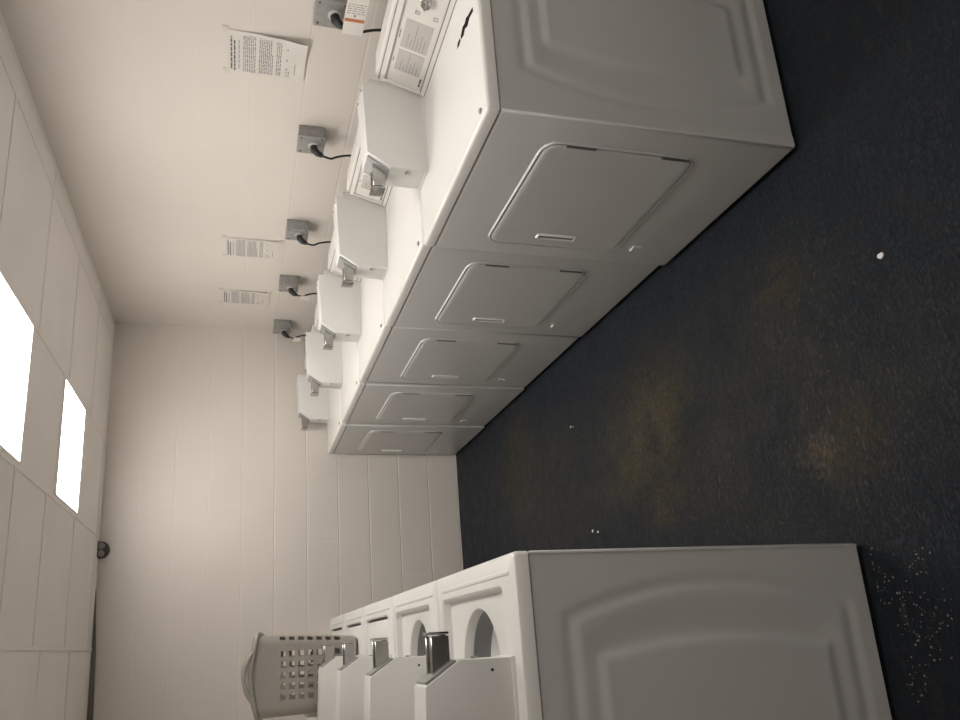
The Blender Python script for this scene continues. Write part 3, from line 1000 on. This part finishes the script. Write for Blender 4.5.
# ------------------------------------------------------------------ paper notices
def notice(yc, zc, wy, hz, curl, label, detail):
    root = empty('paper_notice', (XR, yc, zc))
    tag(root, label, 'notice', 'paper notices taped to the right wall')
    y_of = lambda s: -wy/2 + wy*s
    z_of = lambda t: hz/2 - hz*t
    def out(s, t):
        return 0.0015 + curl*(max(0, t-0.15)**1.6)*((1-s)**2.2) + curl*0.35*(max(0, t-0.6)**1.5)*(s**3) + 0.0025*math.sin(t*9+s*2)**2*min(1, 4*t)
    def P(s, t, lift=0.0):
        return (-out(s, t)-lift, y_of(s) - 0.0, z_of(t))
    nx, ny = 14, 20
    bm = NB()
    A = [[bm.verts.new(P(i/nx, j/ny, 0.0004)) for i in range(nx+1)] for j in range(ny+1)]
    B = [[bm.verts.new(P(i/nx, j/ny, 0.0)) for i in range(nx+1)] for j in range(ny+1)]
    for j in range(ny):
        for i in range(nx):
            bm.faces.new((A[j][i], A[j][i+1], A[j+1][i+1], A[j+1][i]))
            bm.faces.new((B[j][i], B[j+1][i], B[j+1][i+1], B[j][i+1]))
    for i in range(nx):
        for j in (0, ny):
            bm.faces.new((A[j][i], A[j][i+1], B[j][i+1], B[j][i]))
    for j in range(ny):
        for i in (0, nx):
            bm.faces.new((A[j][i], A[j+1][i], B[j+1][i], B[j][i]))
    link('sheet', bm, M['paper'], root, smooth=60)
    rnd = random.Random(int(yc*100))
    bm = NB()
    def word(s0, s1, t0, t1):
        n = max(1, int((s1-s0)/0.06))
        top = [P(s0+(s1-s0)*k/n, t0, 0.0007) for k in range(n+1)]
        bot = [P(s0+(s1-s0)*k/n, t1, 0.0007) for k in range(n+1)]
        vt = [bm.verts.new(p) for p in top]; vb = [bm.verts.new(p) for p in bot]
        for k in range(n): bm.faces.new((vt[k], vt[k+1], vb[k+1], vb[k]))
    def line(t, a, b, h, lo, hi, gap):
        # reading runs from the far edge (s=1) towards the camera (s=0)
        s = b
        while s > a:
            w_ = rnd.uniform(lo, hi)
            word(max(a, s-w_), s, t, t+h); s -= w_ + gap
    line(0.045, 0.14, 0.92, 0.020, 0.06, 0.16, 0.018)
    line(0.085, 0.22, 0.95, 0.020, 0.06, 0.16, 0.018)
    link('heading', bm, M['ink'], root)
    bm = NB()
    line(0.145, 0.20, 0.90, 0.010, 0.05, 0.12, 0.02)
    for k in range(7): line(0.205+0.0235*k, 0.08, 0.95, 0.0125, 0.03, 0.11, 0.02)
    for k in range(8): line(0.405+0.0235*k, 0.08 if k < 7 else 0.45, 0.95, 0.0125, 0.03, 0.11, 0.02)
    for k in range(3): line(0.625+0.0235*k, 0.10, 0.93, 0.0125, 0.03, 0.11, 0.02)
    line(0.755, 0.18, 0.27, 0.012, 0.04, 0.1, 0.03)
    line(0.755, 0.45, 0.55, 0.012, 0.04, 0.1, 0.03)
    line(0.755, 0.72, 0.93, 0.012, 0.04, 0.1, 0.03)
    line(0.785, 0.80, 0.95, 0.012, 0.04, 0.1, 0.03)
    line(0.865, 0.60, 0.88, 0.010, 0.2, 0.3, 0.01)
    link('printing', bm, M['ink_soft'], root)
    bm = NB()
    for s, t in ((0.0, 0.0), (1.0, 0.0), (0.0, 1.0)):
        y, z = y_of(s), z_of(t)
        x = -out(s, t)
        if t == 0: box(bm, -0.0026, -0.0003, y-0.014, y+0.014, z-0.008, z+0.016)
        elif curl < 0.01: box(bm, -0.0045, -0.0003, y-0.012, y+0.020, z-0.012, z+0.012)
    link('tape', bm, M['tape'], root)
    return root
notice(0.930, 1.427, 0.208, 0.292, 0.030, 'printed paper notice nearest the camera, its lower corner curling off the wall', True)
notice(2.378, 1.450, 0.200, 0.300, 0.006, 'printed paper notice in the middle of three, beside the middle outlet box', True)
notice(2.998, 1.481, 0.185, 0.292, 0.008, 'printed paper notice farthest from the camera, near the back corner', True)

# ------------------------------------------------------------------ dark bracket under the ceiling on the back wall
t = empty('pipe_bracket', (-0.628, YB, 2.318))
tag(t, 'small dark rounded bracket high on the back wall, touching the ceiling edge', 'bracket')
bm = NB()
prof = [(-0.052, 0.012)] + [(0.052*math.cos(math.radians(a)), -0.005+0.046*math.sin(math.radians(a))) for a in range(180, 361, 15)] + [(0.052, 0.012)]
prism(bm, prof, 'y', -0.030, -0.001, 0.004, 2)
link('back_cup', bm, M['bracket'], t, smooth=40)
for s in (-1, 1):
    bm = NB()
    lathe(bm, [(0.018, -0.052), (0.021, -0.046), (0.021, -0.031)], (s*0.022, 0, -0.004), 'y', 18, True, True)
    link('collar', bm, M['bracket_l'], t, smooth=40)
bm = NB(); box(bm, -0.050, 0.050, -0.055, -0.001, 0.0085, 0.0130, 0.001, 1)
link('top_plate', bm, M['bracket'], t)

# ------------------------------------------------------------------ bits on the floor
def scrap(x, y, r, seed, label, name='paper_scrap'):
    rnd = random.Random(seed)
    bm = NB()
    A = []
    for k in range(8):
        a = 2*math.pi*k/8
        q_ = r*rnd.uniform(0.7, 1.15)
        A.append((q_*math.cos(a), q_*math.sin(a)))
    loft(bm, [[(p[0], p[1], 0.0003) for p in A], [(p[0]*0.9, p[1]*0.9, r*0.35) for p in A]])
    o = link(name, bm, M['scrap'], None, loc=(x, y, 0))
    return tag(o, label, 'scrap')
scrap(-0.437, -0.162, 0.0095, 1, 'round white scrap alone on the open floor in front of the nearest dryer')
scrap(-0.345, 1.611, 0.0065, 2, 'tiny white scrap on the floor in front of the middle dryer')
scrap(-0.352, 1.585, 0.004, 5, 'tiniest white crumb close beside another scrap before the middle dryer')
scrap(-0.850, 1.507, 0.008, 3, 'white scrap on the floor beside the second and third washing machines')
scrap(-0.862, 1.46, 0.006, 6, 'smaller white scrap next to the one beside the washing machines')
# crumbled flakes by the end of the washer row: uncountable litter
rnd = random.Random(21)
bm = NB()
cent = [(-1.18, 0.06, 0.05), (-1.22, 0.02, 0.045), (-1.16, -0.06, 0.04), (-1.25, -0.03, 0.045), (-1.31, -0.02, 0.04), (-1.36, -0.06, 0.05), (-1.43, 0.0, 0.04), (-1.27, -0.10, 0.04)]
for cx_, cy_, r_ in cent:
    for k in range(20):
        x = rnd.gauss(cx_, r_*0.6); y = min(0.055, rnd.gauss(cy_, r_*0.6))
        s = rnd.uniform(0.0007, 0.0026)
        a0 = rnd.uniform(0, 6.28)
        pts = [(x + s*rnd.uniform(.5, 1.5)*math.cos(a0+2*math.pi*q_/5), y + s*rnd.uniform(.5, 1.5)*math.sin(a0+2*math.pi*q_/5)) for q_ in range(5)]
        loft(bm, [[(p[0], p[1], 0.0002) for p in pts], [(p[0], p[1], 0.0012) for p in pts]])
o = link('floor_flakes', bm, M['flake'])
tag(o, 'pale crumbled flakes scattered on the dark floor beside the nearest washing machine', 'debris', kind='stuff')
